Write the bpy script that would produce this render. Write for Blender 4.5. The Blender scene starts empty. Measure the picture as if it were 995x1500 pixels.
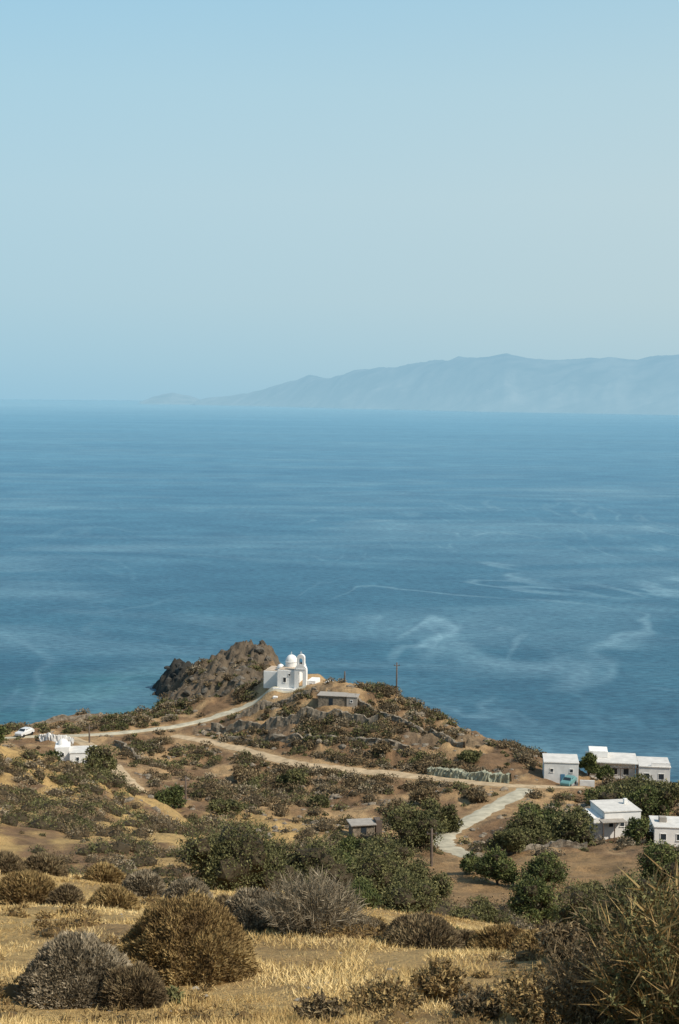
import bpy, math, random
import numpy as np
from mathutils import Vector, Matrix
rng=np.random.default_rng(7); random.seed(7)
scene=bpy.context.scene
# ------------------------------------------------------------------ camera
CAM_Z=80.0; F=2073.0
PITCH=math.radians(4.468); ROLL=math.radians(0.5)
camd=bpy.data.cameras.new("camera"); cam=bpy.data.objects.new("camera",camd)
scene.collection.objects.link(cam); scene.camera=cam
camd.sensor_fit='HORIZONTAL'; camd.sensor_width=24; camd.lens=50
camd.clip_start=0.5; camd.clip_end=400000
R=(Matrix.Rotation(math.pi/2-PITCH,3,'X')@Matrix.Rotation(ROLL,3,'Z'))
cam.matrix_world=Matrix.Translation((0,0,CAM_Z))@R.to_4x4()
# image pixel plus a chosen range, back-projected through the camera -> world point
def S(u,v,r):
    d=R@Vector(((u-497.5)/F,(750-v)/F,-1.0))
    return (d.x*r/d.y, r, CAM_Z+d.z*r/d.y)
# ------------------------------------------------------------------ noise
def _h(xi,yi,seed):
    n=(xi.astype(np.int64)*374761393+yi.astype(np.int64)*668265263+seed*1442695041)&0xffffffff
    n=((n^(n>>13))*1274126177)&0xffffffff
    n=n^(n>>16)
    return n/4294967295.0
def vn(x,y,seed=0):
    xi=np.floor(x); yi=np.floor(y); fx=x-xi; fy=y-yi
    fx=fx*fx*(3-2*fx); fy=fy*fy*(3-2*fy)
    a=_h(xi,yi,seed); b=_h(xi+1,yi,seed); c=_h(xi,yi+1,seed); d=_h(xi+1,yi+1,seed)
    return (a*(1-fx)+b*fx)*(1-fy)+(c*(1-fx)+d*fx)*fy
def fbm(x,y,o=4,seed=0,g=0.5):
    s=0; a=1; t=0
    for i in range(o):
        s=s+a*vn(x*2**i+i*17.3,y*2**i-i*9.1,seed+i); t+=a; a*=g
    return s/t
def sstep(a,b,x):
    t=np.clip((x-a)/(b-a),0,1); return t*t*(3-2*t)
# ------------------------------------------------------------------ mesh helpers
def link(o): scene.collection.objects.link(o); return o
def tri_obj(name,V,T,mats,shade=None,midx=None,color=None,smooth=False,parent=None):
    V=np.ascontiguousarray(V,dtype=np.float32); T=np.ascontiguousarray(T,dtype=np.int32)
    k=T.shape[1]
    me=bpy.data.meshes.new(name)
    me.vertices.add(len(V)); me.vertices.foreach_set("co",V.ravel())
    me.loops.add(T.size); me.loops.foreach_set("vertex_index",T.ravel())
    me.polygons.add(len(T)); me.polygons.foreach_set("loop_start",np.arange(0,T.size,k,dtype=np.int32))
    if midx is not None: me.polygons.foreach_set("material_index",np.asarray(midx,dtype=np.int32))
    me.polygons.foreach_set("use_smooth",np.full(len(T),smooth,dtype=bool))
    me.update(calc_edges=True)
    for m in mats: me.materials.append(m)
    if shade is not None:
        a=me.attributes.new("shade",'FLOAT','POINT'); a.data.foreach_set("value",np.asarray(shade,dtype=np.float32))
    if color is not None:
        a=me.attributes.new("zone",'FLOAT_COLOR','POINT')
        c=np.ones((len(V),4),dtype=np.float32); c[:,:3]=color; a.data.foreach_set("color",c.ravel())
    o=bpy.data.objects.new(name,me); link(o)
    if parent: o.parent=parent
    return o
# ------------------------------------------------------------------ materials
def newmat(name):
    m=bpy.data.materials.new(name); m.use_nodes=True
    nt=m.node_tree; b=nt.nodes["Principled BSDF"]
    b.inputs["Roughness"].default_value=0.85
    b.inputs["Specular IOR Level"].default_value=0.2
    return m,nt,b
def ramp(nt,stops):
    n=nt.nodes.new("ShaderNodeValToRGB"); e=n.color_ramp.elements
    while len(e)<len(stops): e.new(0.5)
    for i,(p,c) in enumerate(stops):
        e[i].position=p; e[i].color=(c[0],c[1],c[2],1)
    return n
def noise_n(nt,scale,detail=4,vec=None,rough=0.55,dist=0.0):
    n=nt.nodes.new("ShaderNodeTexNoise"); n.inputs["Scale"].default_value=scale
    n.inputs["Detail"].default_value=detail; n.inputs["Roughness"].default_value=rough
    n.inputs["Distortion"].default_value=dist
    if vec is not None: nt.links.new(vec,n.inputs["Vector"])
    return n
def geo(nt): return nt.nodes.new("ShaderNodeNewGeometry").outputs["Position"]
def mixc(nt,fac,a,b,mode='MIX'):
    n=nt.nodes.new("ShaderNodeMix"); n.data_type='RGBA'; n.blend_type=mode
    for s,val in ((0,fac),(6,a),(7,b)):
        if isinstance(val,bpy.types.NodeSocket): nt.links.new(val,n.inputs[s])
        elif s==0: n.inputs[s].default_value=val
        else: n.inputs[s].default_value=(val[0],val[1],val[2],1)
    return n.outputs[2]
def foliage_mat(name,dark,mid,light,rough=0.8):
    m,nt,b=newmat(name)
    at=nt.nodes.new("ShaderNodeAttribute"); at.attribute_name="shade"
    r=ramp(nt,[(0,dark),(0.5,mid),(1,light)]); nt.links.new(at.outputs["Fac"],r.inputs[0])
    nt.links.new(r.outputs[0],b.inputs["Base Color"]); b.inputs["Roughness"].default_value=rough
    return m
def plain(name,c,var=0.15,scale=1.5,rough=0.85,bump=0.0):
    m,nt,b=newmat(name); p=geo(nt)
    n=noise_n(nt,scale,5,p)
    r=ramp(nt,[(0.3,tuple(x*(1-var) for x in c)),(0.7,tuple(min(1,x*(1+var)) for x in c))])
    nt.links.new(n.outputs[0],r.inputs[0]); nt.links.new(r.outputs[0],b.inputs["Base Color"])
    b.inputs["Roughness"].default_value=rough
    if bump:
        bn=nt.nodes.new("ShaderNodeBump"); bn.inputs["Distance"].default_value=bump
        n2=noise_n(nt,scale*4,6,p); nt.links.new(n2.outputs[0],bn.inputs["Height"]); nt.links.new(bn.outputs[0],b.inputs["Normal"])
    return m
M_white=plain("white_plaster",(0.78,0.77,0.74),0.07,0.8)
M_whiteB=plain("aged_whitewash",(0.66,0.66,0.64),0.12,1.0)
M_roofw=plain("weathered_roof",(0.60,0.58,0.54),0.14,0.9)
M_beige=plain("lime_roof",(0.50,0.40,0.30),0.15,1.0)
M_dark=plain("window_glass",(0.03,0.04,0.05),0.2,2,0.3)
M_bluep=plain("blue_paint",(0.08,0.20,0.32),0.1,2,0.5)
M_wood=plain("weathered_wood",(0.13,0.10,0.08),0.25,6)
M_metal=plain("dark_metal",(0.08,0.08,0.08),0.1,3,0.5)
M_stone=plain("dry_stone",(0.22,0.185,0.14),0.45,2.5,0.9,0.1)
M_stoneG=plain("pale_green_stone",(0.27,0.28,0.21),0.35,1.2,0.9,0.1)
M_conc=plain("concrete",(0.34,0.31,0.27),0.15,1.5)
M_road=plain("dirt_road_gravel",(0.46,0.35,0.22),0.28,0.7,0.9,0.05)
M_road2=plain("gravel_road_pale",(0.44,0.40,0.30),0.28,0.7,0.9,0.05)
M_bark=plain("bark",(0.10,0.075,0.055),0.3,6)
M_rock=plain("cliff_rock",(0.125,0.11,0.088),0.65,0.5,0.9,0.4)
M_rockd=plain("dark_sea_rock",(0.05,0.05,0.045),0.4,0.6,0.9,0.3)
M_pebble=plain("field_stone",(0.27,0.235,0.18),0.3,4)
M_tyre=plain("tyre_rubber",(0.02,0.02,0.02),0.1,5)
# ------------------------------------------------------------------ terrain control points (image pixels plus chosen range)
roads={
 "dirt_road":(2.6,M_road,[(255,1078,274),(330,1093,265),(400,1112,254),(450,1121,249),(520,1130,245),(640,1141,238),(720,1149,232),(780,1152,230),(855,1153,231)]),
 "gravel_road":(3.2,M_road2,[(772,1156,228),(730,1178,217),(690,1200,207),(656,1222,198),(650,1238,191),(680,1252,184),(705,1262,178)]),
 "coast_road":(2.4,M_road2,[(-80,1088,262),(30,1080,267),(130,1077,270),(200,1071,276),(300,1056,285),(350,1040,288),(378,1028,288),(420,1014,286),(450,1004,285)]),
 "farm_lane":(2.6,M_road,[(105,1081,267),(137,1096,257),(165,1120,240),(190,1145,227),(212,1168,217)]),
}
ctl=[
 (0,1500,19),(250,1500,19),(500,1500,18.5),(750,1500,18),(995,1500,17.5),
 (0,1400,26),(250,1425,24.5),(500,1420,24.5),(750,1420,24),(995,1440,22),
 (0,1330,37),(250,1350,33),(500,1375,31),(700,1395,28),(900,1410,25),
 (0,1270,60),(130,1287,54),(300,1327,44),(500,1377,37),(700,1397,35),
 (330,1318,62),(450,1325,64),(560,1335,70),(640,1345,75),(760,1375,72),(880,1380,66),
 (700,1335,118),(700,1290,150),(720,1262,172),(850,1250,175),(850,1300,143),(600,1300,140),
 (540,1235,190),(450,1200,212),(350,1182,216),(300,1225,185),(400,1240,170),(250,1200,190),
 (280,1262,120),(150,1220,140),(100,1180,170),(0,1180,150),(0,1255,118),(0,1130,180),(0,1095,200),
 (60,1110,200),(130,1140,200),(200,1172,198),(110,1125,243),(60,1125,240),
 (0,1070,276),(40,1064,289),(100,1059,298),(200,1051,303),(225,1040,309),
 (400,1004,287),(475,1003,282),(430,993,295),(470,988,298),
 (340,1000,300),(280,1012,305),(243,1030,311),(250,1003,330),(300,985,325),(322,965,342),(345,955,345),(375,953,343),(400,958,336),
 (375,968,325),(306,972,355),(256,970,392),(270,966,386),(290,972,378),(248,988,402),
 (530,1006,280),(580,1019,277),(640,1046,273),(700,1076,268),(760,1099,262),(800,1112,254),
 (500,1050,268),(400,1062,272),(600,1062,262),(560,1092,254),(650,1100,252),(700,1115,247),
 (500,1170,229),(600,1172,224),(400,1150,235),(300,1130,246),(230,1120,248),
 (822,1149,235),(900,1151,240),(980,1152,244),(995,1250,175),(907,1231,189),(960,1245,181),
 (880,1182,214),(770,1190,212),(900,1300,140),(995,1335,108),
 (-400,1330,40),
]
P=[S(*c) for c in ctl]
for k,(w,m,pts) in roads.items():
    P+= [S(*c) for c in pts]
def off(u,r,z): x,y,_=S(u,1000,r); return (x,y,z)
P+=[(0,0,78.2),(15,0,78),(-15,0,78.6),(0,-30,84),(-60,-20,84),(60,-20,80),(0,9,75.6),(14,14,73),(-14,14,74.5),
 off(0,75,50.5),off(0,95,44.5),off(180,65,52),off(300,85,51),
 off(-300,60,62),off(-300,120,46),off(-300,180,38),off(-300,230,28),off(-300,275,15),off(-300,300,8),off(-300,325,-6),off(-600,300,3),
 off(0,222,23),off(60,222,20.5),off(120,225,18.5),
 off(1300,40,61),off(1300,80,48),off(1300,130,36),off(1300,180,23),off(1250,225,12),off(1250,250,1),off(1250,275,-8),
 off(0,297,5),off(0,310,-6),off(60,310,-1),off(60,322,-7),off(130,318,-3),off(190,322,-4),off(215,335,-5),off(222,370,-7),off(228,395,-6),
 off(225,425,-7),off(240,410,-3),off(248,418,-4),off(270,415,-5),off(290,405,-3),off(320,390,-4),off(350,376,3),off(370,395,-7),off(410,364,6),off(450,345,2),off(440,375,-7),
 off(480,320,10),off(480,340,-4),off(530,298,13),off(530,325,-4),off(580,296,11),off(590,318,-4),off(640,292,8),off(650,310,-5),off(700,288,5),off(720,304,-6),
 off(770,280,4),off(780,296,-6),off(850,262,5),off(860,282,-5),off(930,262,4),off(940,280,-6),off(1000,262,3),off(1020,282,-7),
 off(100,400,-10),off(500,430,-12),off(800,400,-12),off(-300,400,-12),off(1200,350,-12),off(300,480,-12),off(-600,480,-12),off(1400,480,-12)]
Q=[]
for p in P:
    if all((p[0]-q[0])**2+(p[1]-q[1])**2>4 for q in Q): Q.append(p)
Q=np.array(Q); NQ=len(Q)
def kern(d2): return -np.sqrt(d2+2.0)
D2=(Q[:,None,0]-Q[None,:,0])**2+(Q[:,None,1]-Q[None,:,1])**2
A=np.zeros((NQ+3,NQ+3)); A[:NQ,:NQ]=kern(D2)+np.eye(NQ)*0.4
pl=np.c_[np.ones(NQ),Q[:,0],Q[:,1]]; A[:NQ,NQ:]=pl; A[NQ:,:NQ]=pl.T
W=np.linalg.solve(A,np.r_[Q[:,2],0,0,0])
def rbf(x,y):
    z=W[NQ]+W[NQ+1]*x+W[NQ+2]*y
    for i in range(NQ):
        z=z+W[i]*kern((x-Q[i,0])**2+(y-Q[i,1])**2)
    return z
ys=[-40.0]
while ys[-1]<470:
    y=ys[-1]; ys.append(y+ (1.5 if y<12 else min(0.62,max(0.12,0.0045*y))))
xs=[0.0]
while xs[-1]<175:
    x=xs[-1]; xs.append(x+min(0.9,max(0.13,0.13+0.009*(x-5))))
xs=np.array(sorted([-a for a in xs[1:]]+xs)); ys=np.array(ys)
X,Y=np.meshgrid(xs,ys)
Z=rbf(X,Y)
def spline(pts,n=12):
    pts=np.array(pts,dtype=float); out=[]
    ext=np.vstack([2*pts[0]-pts[1],pts,2*pts[-1]-pts[-2]])
    for i in range(1,len(ext)-2):
        p0,p1,p2,p3=ext[i-1:i+3]
        for t in np.linspace(0,1,n,endpoint=False):
            out.append(0.5*((2*p1)+(-p0+p2)*t+(2*p0-5*p1+4*p2-p3)*t*t+(-p0+3*p1-3*p2+p3)*t**3))
    out.append(ext[-2]); return np.array(out)
roadlines={k:(w,m,spline([S(*c)[:2] for c in pts])) for k,(w,m,pts) in roads.items()}
def roaddist(x,y):
    d=np.full(np.shape(x),1e9)
    for k,(w,m,L) in roadlines.items():
        for p in L[::3]:
            d=np.minimum(d,(x-p[0])**2+(y-p[1])**2)
    return np.sqrt(d)
RD=roaddist(X,Y)
rm=sstep(2.0,5.5,RD)
def rockmask(x,y):
    m=np.zeros(np.shape(x))
    for (u,v,r,rad) in [(345,950,345,24),(300,985,328,19),(270,965,388,24),(250,1010,325,20),(345,1000,305,10),(300,1005,307,12),(400,960,345,16),(270,1025,311,12),(385,985,303,6),(225,1040,313,8)]:
        p=S(u,v,r); d=np.hypot(x-p[0],y-p[1]); m=np.maximum(m,1-sstep(rad*0.55,rad,d))
    for (u,v,r,rad) in [(572,1165,225,7),(400,1078,268,7),(470,1085,260,6),(620,1085,258,7),(540,1075,262,5),(300,1085,276,5),(690,1095,258,6),(470,1030,280,4)]:
        p=S(u,v,r); d=np.hypot(x-p[0],(y-p[1])); m=np.maximum(m,0.45*(1-sstep(rad*0.4,rad,d)))
    return m
RK=rockmask(X,Y)
pc=S(430,1000,290); plat=1-sstep(7,12,np.hypot(X-pc[0],(Y-pc[1])))
RK=RK*(1-plat)*sstep(2,4.5,RD)
coast=sstep(11,3,Z)*sstep(230,260,Y)
RK=np.maximum(RK,coast*0.8)
# tilted strata ridges, craggy
U_=(X*0.8+Y*0.35); W_=(-X*0.35+Y*0.8)
rid=1-np.abs(2*fbm(U_/9,W_/7,4,11)-1)
rid2=1-np.abs(2*fbm(U_/3.6,W_/2.4,4,31,0.6)-1)
crag=np.floor(vn(U_/2.1,W_/1.7,91)*4)/4
Z=Z+RK*((rid-0.85)*5.0+(rid2-0.80)*4.4+(crag-0.5)*1.7)
und=(fbm(X/14,Y/14,4,3)-0.5)*2.6*sstep(70,200,Y)+(fbm(X/3.0,Y/3.0,4,5)-0.5)*(0.35+1.0*sstep(70,200,Y))
ter=(np.abs(((Z+1.5*fbm(X/30,Y/30,2,77))/1.9)%1.0-0.5)-0.25)*1.7*sstep(150,200,Y)*(1-RK)
Z=Z+(und*(1-0.6*RK)+ter)*rm*(1-plat)
Zg=Z
def gz(x,y):
    x=np.asarray(x,dtype=float); y=np.asarray(y,dtype=float)
    i=np.clip(np.searchsorted(xs,x)-1,0,len(xs)-2); j=np.clip(np.searchsorted(ys,y)-1,0,len(ys)-2)
    fx=np.clip((x-xs[i])/(xs[i+1]-xs[i]),0,1); fy=np.clip((y-ys[j])/(ys[j+1]-ys[j]),0,1)
    return (Zg[j,i]*(1-fx)+Zg[j,i+1]*fx)*(1-fy)+(Zg[j+1,i]*(1-fx)+Zg[j+1,i+1]*fx)*fy
def lerp(a,b,t): return a*(1-t[...,None])+b*t[...,None]
c_br=np.array([0.225,0.145,0.082]); c_tan=np.array([0.44,0.305,0.165]); c_gold=np.array([0.60,0.42,0.18])
c_field=np.array([0.33,0.215,0.105]); c_rock=np.array([0.135,0.115,0.088]); c_rockd=np.array([0.045,0.046,0.042])
n1=fbm(X/11,Y/16,5,41); n2=fbm(X/3.5,Y/5,4,51)
col=lerp(np.broadcast_to(c_br,X.shape+(3,)),c_tan,np.clip(sstep(0.44,0.60,0.55*n1+0.45*n2),0,1))
lf=sstep(6,-10,X+0.0*Y)*sstep(222,200,Y)
col=lerp(col,c_gold*0.88,lf*sstep(0.37,0.50,n1*0.5+n2*0.5)*0.95)
fg=sstep(95,60,Y)
col=lerp(col,c_gold,fg*np.clip(0.55+1.6*(n2-0.35),0,1))
pf=S(760,1290,150); fld=1-sstep(0.75,1.0,np.hypot((X-pf[0])/22,(Y-pf[1])/36)+0.25*(n2-0.5))
col=lerp(col,c_field,fld*0.85)
col=lerp(col,c_rock,sstep(0.2,0.6,RK)*0.9)
pd=S(268,985,388); dk=1-sstep(10,22,np.hypot(X-pd[0],Y-pd[1])+8*(n2-0.5)); col=lerp(col,c_rockd,dk)
col=lerp(col,c_rockd*1.3,sstep(3.5,1.2,Z)*sstep(200,240,Y))
col=lerp(col,c_tan*1.1,plat*0.8)
col=lerp(col,c_tan*1.05,(1-sstep(1.3,3.6,RD+1.6*(n2-0.5)))*0.8)
mg,nt,b=newmat("ground_dry_hillside")
p=geo(nt)
at=nt.nodes.new("ShaderNodeAttribute"); at.attribute_name="zone"
na=noise_n(nt,0.55,8,p,0.68); nb=noise_n(nt,7.0,5,p,0.65)
r1=ramp(nt,[(0.32,(0.46,0.44,0.42)),(0.5,(0.95,0.93,0.90)),(0.70,(1.25,1.22,1.15))]); nt.links.new(na.outputs[0],r1.inputs[0])
r2=ramp(nt,[(0.3,(0.60,0.56,0.52)),(0.7,(1.12,1.1,1.08))]); nt.links.new(nb.outputs[0],r2.inputs[0])
c=mixc(nt,0.85,at.outputs["Color"],r1.outputs[0],'MULTIPLY'); c=mixc(nt,0.8,c,r2.outputs[0],'MULTIPLY')
nt.links.new(c,b.inputs["Base Color"])
bn=nt.nodes.new("ShaderNodeBump"); bn.inputs["Distance"].default_value=0.35; bn.inputs["Strength"].default_value=0.9
nc=noise_n(nt,2.2,8,p,0.7); nt.links.new(nc.outputs[0],bn.inputs["Height"]); nt.links.new(bn.outputs[0],b.inputs["Normal"])
ny,nx=X.shape
idx=np.arange(nx*ny).reshape(ny,nx)
quads=np.stack([idx[:-1,:-1],idx[:-1,1:],idx[1:,1:],idx[1:,:-1]],-1).reshape(-1,4)
V=np.stack([X,Y,Z],-1).reshape(-1,3)
tri_obj("ground",V,quads,[mg],color=col.reshape(-1,3),smooth=True)
# ------------------------------------------------------------------ roads
for k,(w,m,L) in roadlines.items():
    L=np.array(L); T=np.gradient(L,axis=0); T/=np.linalg.norm(T,axis=1)[:,None]
    Nn=np.c_[-T[:,1],T[:,0]]; vs=[]; nc_=9; n=len(L)
    hl=w/2*(0.65+0.7*fbm(np.arange(n)/2.0,np.zeros(n),3,5)); hr=w/2*(0.65+0.7*fbm(np.arange(n)/2.0,np.ones(n)*7,3,6))
    for j in range(nc_):
        t=-1+2*j/(nc_-1); q=L+Nn*(np.where(t<0,hl,hr)*t)[:,None]
        vs.append(np.c_[q,gz(q[:,0],q[:,1])+0.12-0.10*abs(t)**3])
    vs=np.stack(vs,1)
    id2=np.arange(n*nc_).reshape(n,nc_)
    qd=np.stack([id2[:-1,:-1],id2[:-1,1:],id2[1:,1:],id2[1:,:-1]],-1).reshape(-1,4)[:,::-1]
    tri_obj(k,vs.reshape(-1,3),qd,[m],smooth=True)
# ------------------------------------------------------------------ sea
ms,nt,b=newmat("sea_water")
p=geo(nt)
def mapping(sc,rot=0):
    n=nt.nodes.new("ShaderNodeMapping"); n.inputs["Scale"].default_value=sc; n.inputs["Rotation"].default_value=(0,0,rot)
    nt.links.new(p,n.inputs[0]); return n.outputs[0]
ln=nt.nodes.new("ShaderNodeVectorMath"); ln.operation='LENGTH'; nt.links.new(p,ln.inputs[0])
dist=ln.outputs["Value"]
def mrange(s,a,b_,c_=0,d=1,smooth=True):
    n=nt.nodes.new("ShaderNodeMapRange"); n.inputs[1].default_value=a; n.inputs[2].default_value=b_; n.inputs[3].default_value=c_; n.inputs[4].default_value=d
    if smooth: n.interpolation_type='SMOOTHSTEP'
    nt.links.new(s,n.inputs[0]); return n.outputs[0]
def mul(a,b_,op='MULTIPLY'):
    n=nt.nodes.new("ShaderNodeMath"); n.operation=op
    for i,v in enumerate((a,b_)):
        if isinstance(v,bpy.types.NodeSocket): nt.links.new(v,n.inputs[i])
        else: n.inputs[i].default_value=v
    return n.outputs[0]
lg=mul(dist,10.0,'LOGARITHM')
rr=ramp(nt,[(0.0,(0.032,0.108,0.165)),(0.11,(0.040,0.135,0.205)),(0.22,(0.060,0.180,0.270)),(0.37,(0.088,0.238,0.350)),(0.65,(0.150,0.345,0.475)),(0.92,(0.25,0.46,0.58))])  # deep water blue, paled with distance to paint in the sea haze
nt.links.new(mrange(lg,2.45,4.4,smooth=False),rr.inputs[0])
sd_=nt.nodes.new("ShaderNodeVectorMath"); sd_.operation='DISTANCE'; nt.links.new(p,sd_.inputs[0]); hp=S(255,985,372); sd_.inputs[1].default_value=(hp[0],hp[1],0)
shal=mul(mrange(sd_.outputs["Value"],22,75,1,0),mrange(noise_n(nt,1.0,3,mapping((0.05,0.05,1))).outputs[0],0.35,0.65,0.15,0.7))
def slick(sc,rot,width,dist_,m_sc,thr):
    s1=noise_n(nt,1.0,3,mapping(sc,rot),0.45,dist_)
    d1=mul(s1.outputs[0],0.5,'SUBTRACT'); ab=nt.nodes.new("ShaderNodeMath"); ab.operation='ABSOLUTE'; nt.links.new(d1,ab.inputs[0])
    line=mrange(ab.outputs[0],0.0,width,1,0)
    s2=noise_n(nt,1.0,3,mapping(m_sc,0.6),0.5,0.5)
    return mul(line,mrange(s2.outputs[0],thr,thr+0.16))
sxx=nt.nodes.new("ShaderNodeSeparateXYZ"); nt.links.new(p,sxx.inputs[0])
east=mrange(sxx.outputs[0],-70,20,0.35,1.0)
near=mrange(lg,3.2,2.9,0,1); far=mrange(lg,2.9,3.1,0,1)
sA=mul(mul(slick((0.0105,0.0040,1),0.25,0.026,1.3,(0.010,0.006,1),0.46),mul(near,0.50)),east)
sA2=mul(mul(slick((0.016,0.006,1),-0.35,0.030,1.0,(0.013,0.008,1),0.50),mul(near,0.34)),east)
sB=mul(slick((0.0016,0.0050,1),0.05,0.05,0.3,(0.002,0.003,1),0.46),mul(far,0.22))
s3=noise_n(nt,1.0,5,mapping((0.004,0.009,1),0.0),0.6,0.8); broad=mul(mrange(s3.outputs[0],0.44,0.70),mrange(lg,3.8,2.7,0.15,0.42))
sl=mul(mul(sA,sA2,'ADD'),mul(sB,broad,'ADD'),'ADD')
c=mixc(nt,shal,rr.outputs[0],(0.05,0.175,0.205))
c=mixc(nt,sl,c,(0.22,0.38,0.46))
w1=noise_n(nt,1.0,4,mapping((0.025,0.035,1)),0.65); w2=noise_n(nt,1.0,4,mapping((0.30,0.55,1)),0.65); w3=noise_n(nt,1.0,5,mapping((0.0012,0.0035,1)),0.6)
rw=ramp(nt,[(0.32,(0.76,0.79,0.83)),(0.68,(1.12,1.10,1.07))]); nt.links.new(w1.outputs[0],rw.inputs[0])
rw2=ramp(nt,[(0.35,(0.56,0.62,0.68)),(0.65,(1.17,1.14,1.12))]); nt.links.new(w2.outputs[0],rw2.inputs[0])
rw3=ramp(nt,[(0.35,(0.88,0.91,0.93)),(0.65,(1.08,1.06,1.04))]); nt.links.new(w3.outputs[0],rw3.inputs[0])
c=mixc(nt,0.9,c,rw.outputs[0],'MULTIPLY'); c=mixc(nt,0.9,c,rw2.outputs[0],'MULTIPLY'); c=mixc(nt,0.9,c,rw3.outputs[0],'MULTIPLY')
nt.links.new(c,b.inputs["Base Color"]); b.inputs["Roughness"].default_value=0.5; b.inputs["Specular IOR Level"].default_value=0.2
bn=nt.nodes.new("ShaderNodeBump"); bn.inputs["Distance"].default_value=0.5; bn.inputs["Strength"].default_value=0.5
nt.links.new(w2.outputs[0],bn.inputs["Height"]); nt.links.new(bn.outputs[0],b.inputs["Normal"])
E=160000
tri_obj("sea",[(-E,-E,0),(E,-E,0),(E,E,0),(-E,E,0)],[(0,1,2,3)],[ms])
# ------------------------------------------------------------------ distant island
mi,nt,b=newmat("island_painted_haze")
p=geo(nt)
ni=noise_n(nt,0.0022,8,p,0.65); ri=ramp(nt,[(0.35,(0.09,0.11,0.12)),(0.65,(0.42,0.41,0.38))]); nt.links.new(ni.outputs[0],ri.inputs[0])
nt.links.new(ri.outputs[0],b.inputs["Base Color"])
em=nt.nodes.new("ShaderNodeEmission")  # aerial haze painted on as a glow over the land colour, paler low down
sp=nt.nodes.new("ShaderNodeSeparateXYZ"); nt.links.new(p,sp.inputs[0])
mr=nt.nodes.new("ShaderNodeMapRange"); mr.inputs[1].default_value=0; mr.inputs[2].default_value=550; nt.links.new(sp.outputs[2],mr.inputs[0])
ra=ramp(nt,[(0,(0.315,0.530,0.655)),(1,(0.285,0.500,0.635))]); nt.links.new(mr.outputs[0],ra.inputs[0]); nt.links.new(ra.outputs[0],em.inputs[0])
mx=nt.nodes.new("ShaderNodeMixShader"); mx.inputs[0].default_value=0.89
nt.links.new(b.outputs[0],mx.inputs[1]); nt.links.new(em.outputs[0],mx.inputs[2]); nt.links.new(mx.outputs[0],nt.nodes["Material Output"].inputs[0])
def island(name,prof,rc,depth,nu=300,nv=50,seed=3):
    us=np.linspace(prof[0][0],prof[-1][0],nu)
    vs_=np.interp(us,[a[0] for a in prof],[a[1] for a in prof])
    out=[]
    for j in range(nv):
        s=j/(nv-1)
        for i in range(nu):
            r0=np.interp(us[i],[a[0] for a in rc],[a[1] for a in rc])
            r=r0+depth*s
            rp=r0+depth*0.45
            top=max(0,S(us[i],vs_[i],rp)[2])
            x=S(us[i],600,r0)[0]*(r/r0)
            sh=(math.sin(min(1,s/0.45)*math.pi/2)**0.9 if s<0.45 else math.cos((s-0.45)/0.55*math.pi/2))
            out.append((x,r,top,sh,s))
    out=np.array(out)
    nz=fbm(out[:,0]/900,out[:,1]/900,5,seed)
    rg=1-np.abs(2*nz-1)
    z=out[:,2]*np.clip(out[:,3]-(1-out[:,3])*1.6*(1-rg)*np.sin(np.pi*np.clip(out[:,4]/0.45,0,1)),0,2)
    z+= (fbm(out[:,0]/350,out[:,1]/350,4,seed+9)-0.5)*90*out[:,3]*(out[:,2]>20)
    z=z-8+8*out[:,3]
    V=np.c_[out[:,0],out[:,1],z]
    id2=np.arange(nu*nv).reshape(nv,nu)
    qd=np.stack([id2[:-1,:-1],id2[:-1,1:],id2[1:,1:],id2[1:,:-1]],-1).reshape(-1,4)
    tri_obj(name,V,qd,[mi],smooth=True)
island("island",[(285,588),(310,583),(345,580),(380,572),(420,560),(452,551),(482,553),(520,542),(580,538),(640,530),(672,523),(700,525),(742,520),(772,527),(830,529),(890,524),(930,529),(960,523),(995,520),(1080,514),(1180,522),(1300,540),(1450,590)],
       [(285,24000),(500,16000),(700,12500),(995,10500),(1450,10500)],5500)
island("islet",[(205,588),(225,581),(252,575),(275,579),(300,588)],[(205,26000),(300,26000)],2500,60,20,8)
# ------------------------------------------------------------------ foliage generators
def unit(n):
    v=rng.normal(size=(n,3)); return v/np.linalg.norm(v,axis=1)[:,None]
def leaf_tris(C,size,aspect,D):
    n=len(C); s=np.cross(D,unit(n)); s/=np.linalg.norm(s,axis=1)[:,None]+1e-6
    L=size*(0.6+0.8*rng.random(n)); w=(L*aspect)[:,None]
    V=np.stack([C-s*w*0.5,C+s*w*0.5,C+D*L[:,None]],1).reshape(-1,3)
    return V,np.arange(3*n).reshape(-1,3)
def tube(p0,p1,r0,r1,k=6):
    p0=np.array(p0,float);p1=np.array(p1,float); d=p1-p0; d/=np.linalg.norm(d)+1e-9
    a=np.cross(d,[0.3,0.9,0.1]); a/=np.linalg.norm(a); b_=np.cross(d,a)
    t=np.linspace(0,2*np.pi,k,endpoint=False); ring=np.cos(t)[:,None]*a+np.sin(t)[:,None]*b_
    V=np.vstack([p0+ring*r0,p1+ring*r1]); T=[]
    for i in range(k):
        j=(i+1)%k; T+=[(i,j,k+j),(i,k+j,k+i)]
    return V,np.array(T)
class Acc:
    def __init__(s): s.V=[];s.T=[];s.M=[];s.S=[];s.n=0
    def add(s,V,T,m,sh):
        s.V.append(V); s.T.append(T+s.n); s.M.append(np.full(len(T),m)); s.S.append(np.broadcast_to(sh,(len(V),)) if np.ndim(sh)==0 else sh); s.n+=len(V)
    def obj(s,name,mats,smooth=False):
        return tri_obj(name,np.vstack(s.V),np.vstack(s.T),mats,shade=np.concatenate(s.S),midx=np.concatenate(s.M),smooth=smooth)
F_olive=foliage_mat("olive_leaves",(0.035,0.038,0.016),(0.105,0.105,0.042),(0.23,0.215,0.09))
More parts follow.
